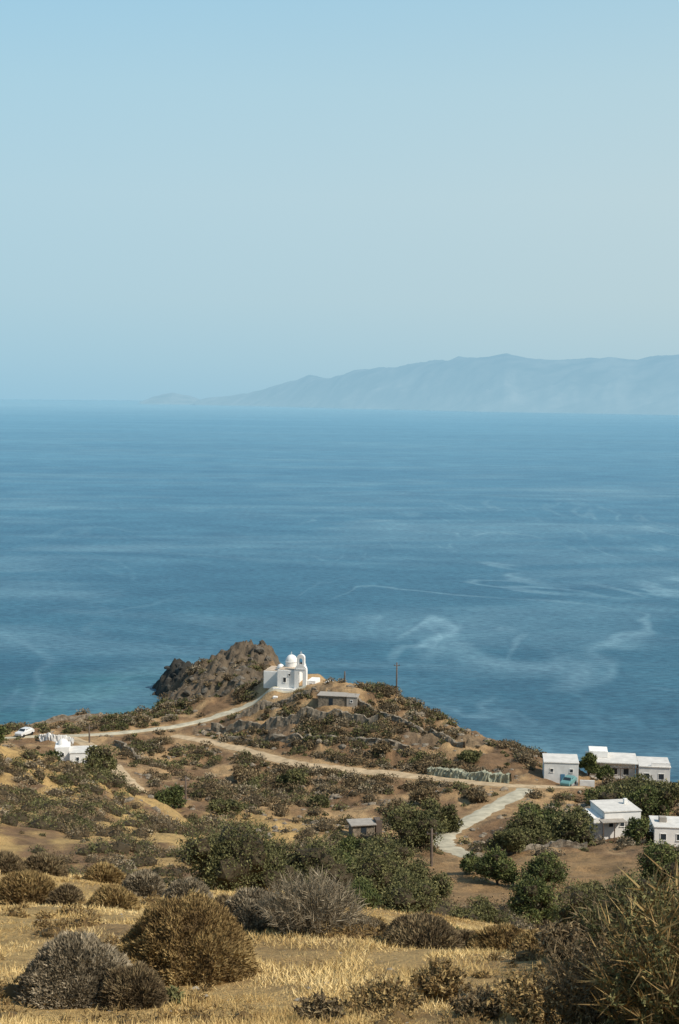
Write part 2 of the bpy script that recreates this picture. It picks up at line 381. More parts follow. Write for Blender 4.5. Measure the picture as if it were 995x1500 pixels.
F_green=foliage_mat("green_leaves",(0.024,0.034,0.013),(0.078,0.096,0.032),(0.20,0.21,0.07))
F_dry=foliage_mat("dry_golden_twigs",(0.08,0.05,0.022),(0.24,0.16,0.065),(0.44,0.32,0.14))
F_grey=foliage_mat("grey_twigs",(0.08,0.065,0.042),(0.235,0.19,0.125),(0.44,0.37,0.26))
F_brown=foliage_mat("brown_scrub_leaves",(0.055,0.040,0.022),(0.155,0.112,0.062),(0.30,0.23,0.125))
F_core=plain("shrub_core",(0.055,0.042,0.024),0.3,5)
F_grass=foliage_mat("dry_grass_blades",(0.32,0.21,0.085),(0.58,0.42,0.175),(0.78,0.61,0.31))
def ico(sub):
    import bmesh
    bm=bmesh.new(); bmesh.ops.create_icosphere(bm,subdivisions=sub,radius=1)
    V=np.array([v.co[:] for v in bm.verts]); T=np.array([[v.index for v in f.verts] for f in bm.faces]); bm.free(); return V,T
IC1=ico(1);IC2=ico(2);IC3=ico(4)
def lump(D,k,amp):
    return 1+amp*(fbm(D[:,0]*2.2+k,D[:,1]*2.2+D[:,2]*1.7-k,3,int(k*7)%97)-0.5)*2
def crown(name,u,v,r,wpx,hpx,mat,n=6000,lobes=9,trunk=0.25,leaf=None,sink=0.0,dens=1.0):
    x,y,_=S(u,v,r); z=float(gz(x,y))-sink
    w=wpx*r/F; h=hpx*r/F; leaf=leaf or 0.0017*r
    A=Acc(); th=h*trunk
    base=np.array([x,y,z-0.3])
    fork=np.array([x+rng.normal()*0.04*w,y,z+th])
    for q in range(2 if trunk>0.15 else 1):
        b0=base+np.array([rng.normal()*0.05*w*q,0,0])
        V_,T_=tube(b0,fork,0.035*h+0.05,0.025*h+0.03,8); A.add(V_,T_,1,0.5)
    for i in range(lobes):
        a=rng.random()*2*np.pi; rad=np.sqrt(rng.random())*0.66
        zz=rng.random()
        lw=w*rng.uniform(0.13,0.26); lh=min(lw*0.9,h*0.30)
        top=(1-0.45*rad**2)
        cz=z+th*0.6+lh*0.6+(h-th*0.6-lh*1.4)*zz*top
        c=np.array([x+math.cos(a)*rad*w*0.5*(1.15-0.3*zz),y+math.sin(a)*rad*w*0.5,cz])
        V_,T_=tube(fork,c,0.02*h+0.02,0.008*h+0.008,5); A.add(V_,T_,1,0.5)
        m=int(n*dens/lobes)
        D=unit(m); k=rng.random()*50
        rr_=(1-0.5*rng.random(m)**2+0.12*(rng.random(m)<0.15))*lump(D,k,0.6)
        C=c+D*rr_[:,None]*np.array([lw,lw,lh])
        dd=D*0.6+unit(m)*0.9+np.array([0,0,0.2]); dd/=np.linalg.norm(dd,axis=1)[:,None]
        V_,T_=leaf_tris(C,leaf,0.55,dd)
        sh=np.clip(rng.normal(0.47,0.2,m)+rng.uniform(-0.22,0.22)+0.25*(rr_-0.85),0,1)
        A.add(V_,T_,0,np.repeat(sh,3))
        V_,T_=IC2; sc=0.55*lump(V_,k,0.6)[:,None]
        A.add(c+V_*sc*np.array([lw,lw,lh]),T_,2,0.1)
    return A.obj(name,[mat,M_bark,F_core])
def dome(name,u,v,r,wpx,hpx,mat,n=9000,twig=None,irr=0.15):
    x,y,_=S(u,v,r); w=wpx*r/F/2; h=hpx*r/F
    y+=w*0.5; n=int(n*1.35)
    z=float(gz(x,y)); twig=twig or 0.0031*r
    A=Acc(); k=rng.random()*60
    V_,T_=IC3; s=(0.95*lump(V_,k,irr)*(1+0.12*(fbm(V_[:,0]*7+k,V_[:,1]*7+V_[:,2]*6,3,5)-0.5)))[:,None]
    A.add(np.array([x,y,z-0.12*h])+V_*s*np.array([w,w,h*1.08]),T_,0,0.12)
    D=unit(n); D[:,2]=np.abs(D[:,2])-0.15; D/=np.linalg.norm(D,axis=1)[:,None]
    cl=fbm(D[:,0]*7+k,D[:,1]*7+D[:,2]*6,3,5)
    s=(0.95*lump(D,k,irr)*(1+0.12*(cl-0.5))*(0.98+0.06*rng.random(n)+0.05*(rng.random(n)<0.05)))[:,None]
    C=np.array([x,y,z-0.12*h])+D*s*np.array([w,w,h*1.08])
    dd=D*1.1+unit(n)*0.8+np.array([0,0,0.3]); dd/=np.linalg.norm(dd,axis=1)[:,None]
    V_,T_=leaf_tris(C,twig,0.34,dd)
    cb=fbm(D[:,0]*2.5+k,D[:,1]*2.5+D[:,2]*2,3,8)
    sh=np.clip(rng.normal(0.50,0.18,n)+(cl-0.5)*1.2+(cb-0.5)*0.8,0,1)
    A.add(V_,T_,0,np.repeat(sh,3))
    return A.obj(name,[mat,F_core])
def twiggy(name,u,v,r,wpx,hpx,mat,stems=160,subs=26,leafmat=None,leaves=0,th=0.010,spread=1.0,flat=0.45,hv=0.25):
    x,y,_=S(u,v,r); w=wpx*r/F/2; h=hpx*r/F; z=float(gz(x,y))
    A=Acc(); 
    for i in range(stems):
        a=rng.random()*2*np.pi; t=np.sqrt(rng.random())
        b0=np.array([x+math.cos(a)*t*w*0.35,y+math.sin(a)*t*w*0.35,z-0.1])
        hh=h*(1-flat*t*t)*rng.uniform(1-hv,1.08)
        e=np.array([x+math.cos(a)*t*w*spread,y+math.sin(a)*t*w*spread,z+hh])
        mid=(b0+e)/2+rng.normal(size=3)*0.05*h+np.array([0,0,0.08*h])
        sh=rng.uniform(0.2,0.9)
        for (q0,q1,ra,rb) in ((b0,mid,th*1.5,th),(mid,e,th,th*0.35)):
            V_,T_=tube(q0,q1,ra,rb,3); A.add(V_,T_,0,sh)
        tt=rng.random(subs)*0.75+0.25
        C=np.where(tt[:,None]<0.5,b0+(mid-b0)*(tt*2)[:,None],mid+(e-mid)*((tt-0.5)*2)[:,None])
        dv=(e-mid)/np.linalg.norm(e-mid)
        dd=dv*0.9+unit(subs)*0.8; dd/=np.linalg.norm(dd,axis=1)[:,None]
        V_,T_=leaf_tris(C,h*0.16,0.07,dd); A.add(V_,T_,0,np.repeat(np.clip(rng.normal(0.5,0.25,subs),0,1),3))
        if leaves:
            tone=rng.uniform(-0.2,0.25)
            tt=rng.random(leaves)*0.8+0.2
            C=np.where(tt[:,None]<0.5,b0+(mid-b0)*(tt*2)[:,None],mid+(e-mid)*((tt-0.5)*2)[:,None])+rng.normal(size=(leaves,3))*0.04*h*(1.15-tt[:,None])
            V_,T_=leaf_tris(C,0.0036*r,0.5,unit(leaves)); A.add(V_,T_,1,np.repeat(np.clip(rng.normal(0.55,0.2,leaves)+tone,0,1),3))
    return A.obj(name,[mat]+([leafmat] if leafmat else []))
# foreground cushion shrubs
dome("thorny_cushion_shrub",265,1428,24.0,222,116,F_dry,38000)
dome("thorny_cushion_shrub",105,1475,21,185,98,F_grey,26000)
dome("thorny_cushion_shrub",190,1474,20.6,100,58,F_brown,11000)
for (u,v,r,w,h,m,n) in [(207,1305,46,64,36,F_grey,6000),(32,1318,41,96,48,F_dry,8000),(163,1332,37,70,32,F_dry,6000),(95,1325,40,52,28,F_brown,4000),
    (272,1330,43,76,36,F_grey,6000),(366,1345,40,86,50,F_grey,9000),(330,1340,41,54,30,F_brown,4000),(60,1290,52,64,26,F_brown,4000),
    (612,1378,35,88,34,F_dry,6000),(620,1400,29,130,42,F_brown,10000),(738,1400,29,100,42,F_dry,9000),(680,1398,30,70,32,F_brown,5000),
    (545,1378,36,66,34,F_brown,5000),(372,1392,31,76,48,F_grey,7000),(820,1400,30,90,50,F_brown,8000),(150,1290,52,54,24,F_dry,4000),(5,1295,50,54,28,F_brown,4000),
    (790,1420,26,70,34,F_dry,5000),(420,1375,36,60,34,F_grey,4000)]:
    dome("thorny_cushion_shrub",u,v,r,w,h,m,n)
twiggy("dry_twig_bush",455,1398,30.5,165,92,F_grey,260,34,th=0.008)
twiggy("dry_twig_bush",520,1390,33,70,48,F_grey,110,24,th=0.007)
twiggy("brown_shrub",645,1475,20.5,95,62,F_brown,120,20,F_dry,22,th=0.006)
twiggy("brown_shrub",560,1500,19,140,50,F_brown,120,20,F_dry,22,th=0.006)
twiggy("brown_shrub",470,1510,18.5,90,40,F_brown,70,20,F_brown,22,th=0.006)
twiggy("brown_shrub",700,1500,19,90,50,F_brown,70,20,F_brown,22,th=0.006)
twiggy("brown_shrub",250,1462,21,34,26,F_brown,30,12,F_olive,30,th=0.004)
twiggy("leafy_thicket",1000,1540,15.5,220,250,F_dry,120,20,F_olive,90,th=0.007,spread=1.25,flat=0.5,hv=0.6)
twiggy("leafy_thicket",890,1530,16.5,190,160,F_brown,120,22,F_brown,60,th=0.007,spread=1.2,flat=0.3,hv=0.5)
twiggy("leafy_thicket",945,1480,22,190,150,F_brown,120,20,F_olive,90,th=0.008,spread=1.2,flat=0.4,hv=0.5)
twiggy("leafy_thicket",800,1505,18.5,170,80,F_brown,120,20,F_dry,50,th=0.006,spread=1.1)
twiggy("brown_shrub",840,1440,24,120,60,F_brown,110,20,F_brown,50,th=0.006)
# trees
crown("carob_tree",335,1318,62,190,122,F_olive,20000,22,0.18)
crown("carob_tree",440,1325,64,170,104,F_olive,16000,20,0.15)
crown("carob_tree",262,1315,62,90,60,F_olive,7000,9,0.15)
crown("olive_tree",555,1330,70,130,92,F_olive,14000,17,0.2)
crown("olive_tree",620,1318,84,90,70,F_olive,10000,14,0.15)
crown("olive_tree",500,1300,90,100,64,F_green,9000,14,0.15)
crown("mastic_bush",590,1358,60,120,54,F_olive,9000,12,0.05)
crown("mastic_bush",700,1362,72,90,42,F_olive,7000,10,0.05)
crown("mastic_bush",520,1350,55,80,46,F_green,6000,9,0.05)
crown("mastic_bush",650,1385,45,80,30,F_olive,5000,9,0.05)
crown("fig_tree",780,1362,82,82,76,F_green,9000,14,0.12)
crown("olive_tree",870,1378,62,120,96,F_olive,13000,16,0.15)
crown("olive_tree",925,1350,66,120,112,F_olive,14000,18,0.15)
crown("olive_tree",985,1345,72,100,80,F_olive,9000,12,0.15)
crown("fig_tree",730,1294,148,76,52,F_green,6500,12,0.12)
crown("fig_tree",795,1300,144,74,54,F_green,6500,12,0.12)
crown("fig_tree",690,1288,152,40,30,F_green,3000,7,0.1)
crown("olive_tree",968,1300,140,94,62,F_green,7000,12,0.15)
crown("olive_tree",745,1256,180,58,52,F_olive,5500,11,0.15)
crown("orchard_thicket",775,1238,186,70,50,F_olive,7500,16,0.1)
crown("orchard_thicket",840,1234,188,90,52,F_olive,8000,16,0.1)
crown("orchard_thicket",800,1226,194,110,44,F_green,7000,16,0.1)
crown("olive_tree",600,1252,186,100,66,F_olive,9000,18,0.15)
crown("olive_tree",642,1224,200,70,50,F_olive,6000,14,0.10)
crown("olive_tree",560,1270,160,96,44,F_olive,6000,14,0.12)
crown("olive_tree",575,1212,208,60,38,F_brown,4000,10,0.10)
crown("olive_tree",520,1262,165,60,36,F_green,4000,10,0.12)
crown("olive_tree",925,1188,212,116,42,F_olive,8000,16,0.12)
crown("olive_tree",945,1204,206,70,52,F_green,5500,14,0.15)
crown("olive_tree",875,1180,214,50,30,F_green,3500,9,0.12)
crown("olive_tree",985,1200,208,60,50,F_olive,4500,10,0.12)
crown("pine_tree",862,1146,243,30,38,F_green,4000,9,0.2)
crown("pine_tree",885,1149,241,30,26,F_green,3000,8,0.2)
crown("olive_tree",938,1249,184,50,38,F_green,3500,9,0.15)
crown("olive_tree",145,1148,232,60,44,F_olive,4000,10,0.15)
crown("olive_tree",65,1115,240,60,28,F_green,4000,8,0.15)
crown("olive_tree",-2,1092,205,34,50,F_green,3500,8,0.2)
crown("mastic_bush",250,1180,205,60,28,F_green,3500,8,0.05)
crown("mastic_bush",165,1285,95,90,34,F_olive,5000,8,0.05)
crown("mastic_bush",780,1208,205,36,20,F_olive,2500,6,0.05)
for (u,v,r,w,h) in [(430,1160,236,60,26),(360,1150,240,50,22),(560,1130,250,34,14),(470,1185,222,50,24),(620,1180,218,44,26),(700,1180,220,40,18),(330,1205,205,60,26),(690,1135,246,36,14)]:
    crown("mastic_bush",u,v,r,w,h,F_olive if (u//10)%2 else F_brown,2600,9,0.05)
# ------------------------------------------------------------------ scrub mass
N=19000
y_=np.sqrt(rng.uniform(75**2,330**2,N)); x_=(rng.random(N)*2-1)*(0.30*y_+8)
z_=gz(x_,y_)
keep=(z_>1.5)&(roaddist(x_,y_)>2.7)
keep&=(np.hypot(x_-pc[0],y_-pc[1])>9)
keep&=~(np.hypot((x_-pf[0])/20,(y_-pf[1])/34)<1)|(rng.random(N)<0.03)
dn=fbm(x_/9,y_/14,4,61)
keep&=rng.random(N)<sstep(0.40,0.58,dn)*0.8+0.07
keep&=(rockmask(x_,y_)<0.4)|(rng.random(N)<0.35)
for (u,v,r,rad) in [(822,1149,238,6),(900,1151,246,9),(955,1151,246,8),(907,1231,192,6),(985,1245,185,6),(110,1123,246,7),(495,1047,273,6),(537,1228,194,4),(835,1150,231,4)]:
    q=S(u,v,r); keep&=np.hypot(x_-q[0],y_-q[1])>rad
x_,y_,z_,dn=x_[keep],y_[keep],z_[keep],dn[keep]; n=len(x_)
rad=(0.32+1.35*rng.random(n)**2.0)*(0.6+0.8*dn)*np.where(y_<120,0.75,1)
cnt=np.clip(125*(200/y_)**0.6*rad**1.3,50,280).astype(int)
def scrub(name,xx,yy,zz,ra,cc,leaf,mat):
    V1=np.repeat(np.c_[xx,yy,zz],cc,axis=0); rr_=np.repeat(ra,cc); tone=np.repeat(rng.uniform(-0.22,0.22,len(xx)),cc); m=len(V1)
    kk=np.repeat(rng.random(len(xx))*90,cc)
    D=unit(m); D[:,2]=np.abs(D[:,2]); lm=1+0.7*(vn(D[:,0]*1.6+kk,D[:,1]*1.6+D[:,2]+kk,4)-0.5)
    C=V1+D*(rr_*lm*rng.uniform(0.7,1.1,m))[:,None]*np.array([1,1,0.8])
    dd=D*0.8+unit(m)*0.8; dd/=np.linalg.norm(dd,axis=1)[:,None]
    Vl,Tl=leaf_tris(C,np.repeat(leaf,cc),0.7 if yy.min()>70 else 0.3,dd)
    A=Acc(); A.add(Vl,Tl,0,np.repeat(np.clip(rng.normal(0.47,0.2,m)+tone,0,1),3))
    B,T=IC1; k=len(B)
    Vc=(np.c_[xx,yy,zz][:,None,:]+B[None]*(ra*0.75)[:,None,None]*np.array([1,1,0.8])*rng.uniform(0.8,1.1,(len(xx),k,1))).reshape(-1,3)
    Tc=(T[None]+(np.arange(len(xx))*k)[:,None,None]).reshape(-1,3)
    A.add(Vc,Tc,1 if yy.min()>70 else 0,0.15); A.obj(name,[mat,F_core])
pick=rng.random(n); lf_=np.clip(0.0012*y_,0.10,0.34)
for nm,sel,mt in (("hillside_scrub",pick<0.5,F_brown),("hillside_green_scrub",(pick>=0.5)&(pick<0.84),F_olive),("hillside_grey_scrub",pick>=0.84,F_grey)):
    scrub(nm,x_[sel],y_[sel],z_[sel],rad[sel],cnt[sel],lf_[sel],mt)
m=480; ty=np.exp(rng.uniform(np.log(17),np.log(62),m)); tx=(rng.random(m)*2-1)*(0.28*ty+1)
k=fbm(tx/3,ty/3,3,33)>0.47; tx,ty=tx[k],ty[k]; m=len(tx)
tr=0.08+0.28*rng.random(m)**2
scrub("dry_tussocks",tx,ty,gz(tx,ty),tr,np.clip(tr*700,60,240).astype(int),0.0032*ty,F_dry)
# ------------------------------------------------------------------ dry grass
def grass(name,N,y0,y1,hmul):
    yy=np.exp(rng.uniform(np.log(y0),np.log(y1),N)); xx=(rng.random(N)*2-1)*(0.28*yy+1.5)
    pn=fbm(xx/1.1,yy/1.6,4,71); k=rng.random(N)<sstep(0.33,0.56,pn)*0.94+0.06
    xx,yy,pn=xx[k],yy[k],pn[k]; n=len(xx); zz=gz(xx,yy)-0.01
    D=unit(n)*0.8+np.array([0.1,0,0.9]); D/=np.linalg.norm(D,axis=1)[:,None]
    Vl,Tl=leaf_tris(np.c_[xx,yy,zz],np.clip((0.02+0.18*pn**1.5)*hmul*rng.uniform(0.6,1.5,n),0.03,0.35),0.12*(yy/24)**0.5,D)
    sh=np.clip(rng.normal(0.5,0.2,n)+(fbm(xx/2.5,yy/2.5,3,81)-0.5)*1.6,0,1)
    return tri_obj(name,Vl,Tl,[F_grass],shade=np.repeat(sh,3))
grass("dry_grass",340000,14,80,1.0)
# ------------------------------------------------------------------ stones & boulders
def stones(name,xx,yy,ra,mat,flat=0.6,base=IC2,sink=0.2,smooth=False):
    B,T=base; k=len(B); n=len(xx); zz=gz(xx,yy)
    sc=rng.uniform(0.6,1.3,(n,1,3))*np.array([1,1,flat])
    ang=rng.random(n)*6.28; ca,sa=np.cos(ang),np.sin(ang)
    P_=B[None]*rng.uniform(0.72,1.15,(n,k,1))*sc*ra[:,None,None]
    Xr=P_[...,0]*ca[:,None]-P_[...,1]*sa[:,None]; Yr=P_[...,0]*sa[:,None]+P_[...,1]*ca[:,None]
    V_=np.stack([Xr+xx[:,None],Yr+yy[:,None],P_[...,2]+(zz+ra*sink)[:,None]],-1).reshape(-1,3)
    T_=(T[None]+(np.arange(n)*k)[:,None,None]).reshape(-1,3)
    return tri_obj(name,V_,T_,[mat],smooth=smooth)
n=700; yy=np.exp(rng.uniform(np.log(15),np.log(60),n)); xx=(rng.random(n)*2-1)*(0.28*yy+1)
k=fbm(xx/2,yy/2,3,91)>0.5; xx,yy=xx[k],yy[k]
stones("field_stones",xx,yy,0.015+0.08*rng.random(len(xx))**2.5,M_pebble,0.5,IC1,sink=0.0)
n=2600; xx=rng.uniform(-75,0,n); yy=rng.uniform(292,425,n); k=(rockmask(xx,yy)>0.35)&(gz(xx,yy)>-0.5)&(np.hypot(xx-pc[0],yy-pc[1])>10)&(fbm(xx/6,yy/6,3,15)>0.42)
xx,yy=xx[k],yy[k]; dd_=np.hypot(xx-pd[0],yy-pd[1])<20
stones("cape_rocks",xx[~dd_],yy[~dd_],0.25+1.1*rng.random((~dd_).sum())**2,M_rock,0.75,IC1,sink=-0.15)
stones("dark_sea_rocks",xx[dd_],yy[dd_],0.4+1.6*rng.random(dd_.sum())**2,M_rockd,0.8,IC1,sink=-0.05)
n=4500; yy=rng.uniform(190,300,n); xx=(rng.random(n)*2-1)*(0.28*yy); k=(gz(xx,yy)>1)&(roaddist(xx,yy)>2.5)&((fbm(xx/7,yy/9,3,19)>0.56)|(rockmask(xx,yy)>0.2)|(rng.random(n)<0.12))&(np.hypot(xx-pc[0],yy-pc[1])>11)
xx,yy=xx[k],yy[k]
stones("hillside_stones",xx,yy,0.15+0.75*rng.random(len(xx))**2.5,M_stone,0.6,IC1,sink=0.0)
# ------------------------------------------------------------------ building helpers
import bmesh
def empty(name,u,v,r,rot=0,dz=0):
    x,y,_=S(u,v,r); e=bpy.data.objects.new(name,None); link(e)
    e.location=(x,y,float(gz(x,y))+dz); e.rotation_euler=(0,0,math.radians(rot)); return e
def box(par,name,x0,x1,y0,y1,z0,z1,mat,bev=0.03):
    bm=bmesh.new(); bmesh.ops.create_cube(bm,size=1)
    for v in bm.verts: v.co=Vector(((x0+x1)/2+v.co.x*(x1-x0),(y0+y1)/2+v.co.y*(y1-y0),(z0+z1)/2+v.co.z*(z1-z0)))
    if bev: bmesh.ops.bevel(bm,geom=bm.edges[:],offset=min(bev,0.3*min(x1-x0,y1-y0,z1-z0)),segments=2,affect='EDGES')
    me=bpy.data.meshes.new(name); bm.to_mesh(me); bm.free(); me.materials.append(mat)
    o=bpy.data.objects.new(name,me); link(o); o.parent=par; return o
def pyobj(par,name,V,Fc,mat,smooth=False):
    me=bpy.data.meshes.new(name); me.from_pydata(V,[],Fc); me.materials.append(mat); me.update()
    if smooth:
        for p_ in me.polygons: p_.use_smooth=True
    o=bpy.data.objects.new(name,me); link(o); o.parent=par; return o
def lathe(par,name,x,y,prof,mat,k=24,smooth=True):
    V=[];Fc=[]
    for (r,z) in prof:
        for i in range(k): V.append((x+r*math.cos(2*math.pi*i/k),y+r*math.sin(2*math.pi*i/k),z))
    for j in range(len(prof)-1):
        for i in range(k):
            a=j*k+i;b_=j*k+(i+1)%k; Fc.append((a,b_,b_+k,a+k))
    Fc.append(tuple((len(prof)-1)*k+i for i in range(k)))
    return pyobj(par,name,V,Fc,mat,smooth)
def archwall(par,name,cx,y0,y1,z0,W,H,ow,oh,mat,flat=False,k=14):
    def path(w,h):
        s=h-w/2; pts=[(cx-w/2,z0),(cx-w/2,z0+s)]
        for i in range(1,k): 
            a=math.pi-math.pi*i/k; pts.append((cx+w/2*math.cos(a),z0+s+w/2*math.sin(a)))
        pts+=[(cx+w/2,z0+s),(cx+w/2,z0)]; return pts
    o=path(W,H); i_=path(ow,oh); n=len(o)
    V=[(a,y0,c) for a,c in o]+[(a,y0,c) for a,c in i_]+[(a,y1,c) for a,c in o]+[(a,y1,c) for a,c in i_]
    Fc=[]
    for j in range(n-1):
        Fc+=[(j,n+j,n+j+1,j+1),(2*n+j,2*n+j+1,3*n+j+1,3*n+j),(j,j+1,2*n+j+1,2*n+j),(n+j,3*n+j,3*n+j+1,n+j+1)]
    return pyobj(par,name,V,Fc,mat)
def window(par,name,xc,zc,w,h,yf,fm=None,pane=None):
    fm=fm or M_white
    box(par,name+"_frame_top",xc-w/2-0.08,xc+w/2+0.08,yf-0.07,yf+0.05,zc+h/2,zc+h/2+0.09,fm,0.01)
    box(par,name+"_sill",xc-w/2-0.1,xc+w/2+0.1,yf-0.11,yf+0.05,zc-h/2-0.09,zc-h/2,fm,0.01)
    box(par,name+"_frame_l",xc-w/2-0.08,xc-w/2,yf-0.06,yf+0.05,zc-h/2,zc+h/2,fm,0.01)
    box(par,name+"_frame_r",xc+w/2,xc+w/2+0.08,yf-0.06,yf+0.05,zc-h/2,zc+h/2,fm,0.01)
    box(par,name+"_pane",xc-w/2,xc+w/2,yf-0.02,yf+0.04,zc-h/2,zc+h/2,pane or M_dark,0)
# ------------------------------------------------------------------ chapel
e=empty("white_chapel",430,1003,286,rot=-14)
box(e,"plinth",-4.2,6.4,-0.9,9.5,-1.8,0.25,M_white)
box(e,"nave",-3.5,0.35,0,8.5,0.25,3.9,M_white,0.08)
box(e,"nave_roof",-3.3,0.15,0.25,8.3,3.9,4.02,M_beige,0.02)
box(e,"side_aisle",-7.4,-3.52,3.2,8.6,-0.8,2.9,M_white,0.08)
box(e,"side_aisle_roof",-7.2,-3.6,3.4,8.4,2.9,3.02,M_beige,0.02)
lathe(e,"dome_drum",-1.6,4.0,[(1.25,3.9),(1.25,4.95),(1.35,5.0),(1.35,5.1),(1.2,5.12)],M_white,smooth=False)
lathe(e,"dome",-1.6,4.0,[(1.22*math.cos(a),5.12+1.35*math.sin(a)) for a in np.linspace(0,1.5,9)],M_white)
box(e,"dome_cross_post",-1.63,-1.57,3.97,4.03,6.4,7.1,M_white,0); box(e,"dome_cross_arm",-1.8,-1.4,3.96,4.04,6.75,6.82,M_white,0)
lathe(e,"apse_dome",-4.6,6.4,[(0.8*math.cos(a),3.02+0.9*math.sin(a)) for a in np.linspace(0,1.5,7)],M_white)
archwall(e,"belfry_lower",1.55,-0.35,0.6,0.25,2.5,5.1,0.95,3.6,M_white)
box(e,"belfry_shoulder",0.5,2.6,-0.42,0.67,4.2,4.5,M_white,0.05)
archwall(e,"belfry_upper",1.55,-0.3,0.55,4.5,1.6,2.9,0.80,2.1,M_white)
lathe(e,"bell",1.55,0.12,[(0.28,5.3),(0.22,5.45),(0.16,5.7),(0.05,5.82)],M_metal,12)
box(e,"belfry_cross_post",1.52,1.58,0.08,0.14,7.38,8.05,M_white,0); box(e,"belfry_cross_arm",1.35,1.75,0.07,0.15,7.7,7.77,M_white,0)
box(e,"courtyard_block",2.82,4.6,0.2,4.0,0.25,2.0,M_white,0.06)
box(e,"courtyard_wall",4.62,6.3,-0.4,0.0,0.25,1.35,M_white,0.05)
box(e,"courtyard_side_wall",5.95,6.32,0.02,6,0.25,1.35,M_white,0.05)
window(e,"nave_window",-1.9,1.9,0.6,0.95,0.0)
window(e,"upper_window",-0.9,3.0,0.4,0.4,0.0)
window(e,"block_window",3.7,1.2,0.4,0.4,0.2)
box(e,"door_step",-3.3,-2.3,-3.8,-2.4,-2.4,-0.9,M_white,0.05)
for i in range(6): box(e,"stair_%d"%i,-3.2,-2.0,-2.38+0.28*i,-2.10+0.28*i-0.01,-2.0,-1.2+0.2*i,M_white,0.02)
# ------------------------------------------------------------------ houses
e=empty("white_house",822,1149,236,rot=-6)
box(e,"walls",-2.9,2.9,0,6,-1,3.55,M_whiteB,0.05)
box(e,"roof_slab",-3.0,3.0,-0.1,6.1,3.55,3.72,M_roofw,0.03)
for i,xx_ in enumerate((-1.6,1.7)): window(e,"window_%d"%i,xx_,2.3,0.5,0.55,0.0)
box(e,"door",-0.1,0.65,-0.05,0.02,0,1.7,M_bluep,0.01) 
box(e,"terrace_wall",3.1,5.6,-0.5,-0.2,-1,0.9,M_whiteB,0.03)
e=empty("long_white_house",895,1151,245,rot=-8)
box(e,"walls",-4.0,4.2,0,6.5,-1.5,3.0,M_whiteB,0.05)
box(e,"roof_slab",-4.3,4.6,-0.9,6.7,3.0,3.2,M_roofw,0.03)
box(e,"upper_room",-3.8,-0.5,2.5,6.2,3.2,4.3,M_white,0.05)
box(e,"east_wing",4.62,10.0,-1.8,5,-1.8,2.9,M_whiteB,0.05)
box(e,"east_wing_roof",4.64,10.15,-1.95,5.1,2.9,3.08,M_roofw,0.03)
box(e,"parapet",6.8,10.0,-1.5,-1.3,3.08,3.7,M_white,0.02)
for i,xx_ in enumerate((-3,-1.2,0.6,2.6)): window(e,"window_%d"%i,xx_,1.5,0.9,1.2,0.0)
window(e,"wing_window_a",6.0,1.3,0.9,1.0,-1.8); window(e,"wing_window_b",8.5,1.3,0.9,1.0,-1.8)
for i in range(4): box(e,"pergola_post_%d"%i,-4.2+i*2.8,-4.08+i*2.8,-2.8,-2.68,-1.2,2.7,M_wood,0)
box(e,"pergola_beam",-4.3,4.5,-2.82,-2.66,2.7,2.84,M_wood,0)
for i in range(12): box(e,"pergola_slat_%d"%i,-4.2+i*0.76,-4.1+i*0.76,-2.9,-0.95,2.845,2.92,M_wood,0)
e=empty("white_farmhouse",907,1231,190,rot=10)
box(e,"walls",-2.2,3.1,0,5.5,-1,3.5,M_white,0.05)
box(e,"roof_slab",-2.3,3.2,-0.12,5.6,3.5,3.66,M_roofw,0.03)
box(e,"west_lean_to",-3.6,-2.22,0.4,5,-1,2.7,M_white,0.05)
box(e,"chimney",1.8,2.3,3,3.5,3.66,4.4,M_white,0.03)
for i,xx_ in enumerate((-1.2,0.4,2.1)): window(e,"window_%d"%i,xx_,1.9,0.6,0.8,0.0)
box(e,"porch_roof",-3.0,0.5,-1.6,-0.02,2.5,2.62,M_conc,0.02)
for i in range(3): box(e,"porch_post_%d"%i,-2.9+i*1.6,-2.78+i*1.6,-1.55,-1.43,-0.5,2.5,M_wood,0)
e=empty("small_white_house",985,1246,183,rot=-5)
box(e,"walls",-2.4,3.5,0,5,-1,2.4,M_white,0.05); box(e,"roof_slab",-2.5,3.6,-0.1,5.1,2.4,2.55,M_roofw,0.03)
window(e,"window_a",-1.2,1.2,0.7,0.8,0.0); window(e,"window_b",0.9,1.2,0.7,0.8,0.0); box(e,"water_tank",-1.5,-0.5,2,3,2.55,3.2,M_conc,0.05)
e=empty("whitewashed_cottage",112,1124,245,rot=8)
box(e,"walls",-1.2,3.4,0,5,-1,2.2,M_white,0.06); box(e,"roof_slab",-1.3,3.5,-0.1,5.1,2.2,2.35,M_roofw,0.03)
box(e,"west_room",-3.8,-1.22,0.8,5,-1,3.2,M_white,0.06)
lathe(e,"vault_dome",-2.5,3,[(1.0*math.cos(a),3.2+1.0*math.sin(a)) for a in np.linspace(0,1.5,7)],M_white)
box(e,"yard_wall",-3.6,4.6,-1.6,-1.35,-1,0.8,M_white,0.04)
window(e,"window_a",0.2,1.2,0.5,0.6,0.0); window(e,"window_b",2.2,1.2,0.5,0.6,0.0); window(e,"window_c",-2.4,1.9,0.4,0.5,0.8)
e=empty("stone_hut",492,1047,272,rot=-10)
box(e,"stone_walls",-3.6,2.0,0,3.5,-0.8,1.7,M_stone,0.1); box(e,"roof_slab",-3.8,2.1,-0.2,3.7,1.7,1.85,M_conc,0.04)
box(e,"plastered_end",2.12,4.2,-0.2,3.4,-0.8,1.7,M_conc,0.05); box(e,"end_roof",2.14,4.3,-0.3,3.5,1.7,1.84,M_conc,0.02)
box(e,"doorway",-1.4,-0.6,-0.02,0.1,-0.6,1.3,M_dark,0); window(e,"window_a",3.1,0.9,0.4,0.4,-0.2)
e=empty("farm_shed",537,1230,193,rot=12)
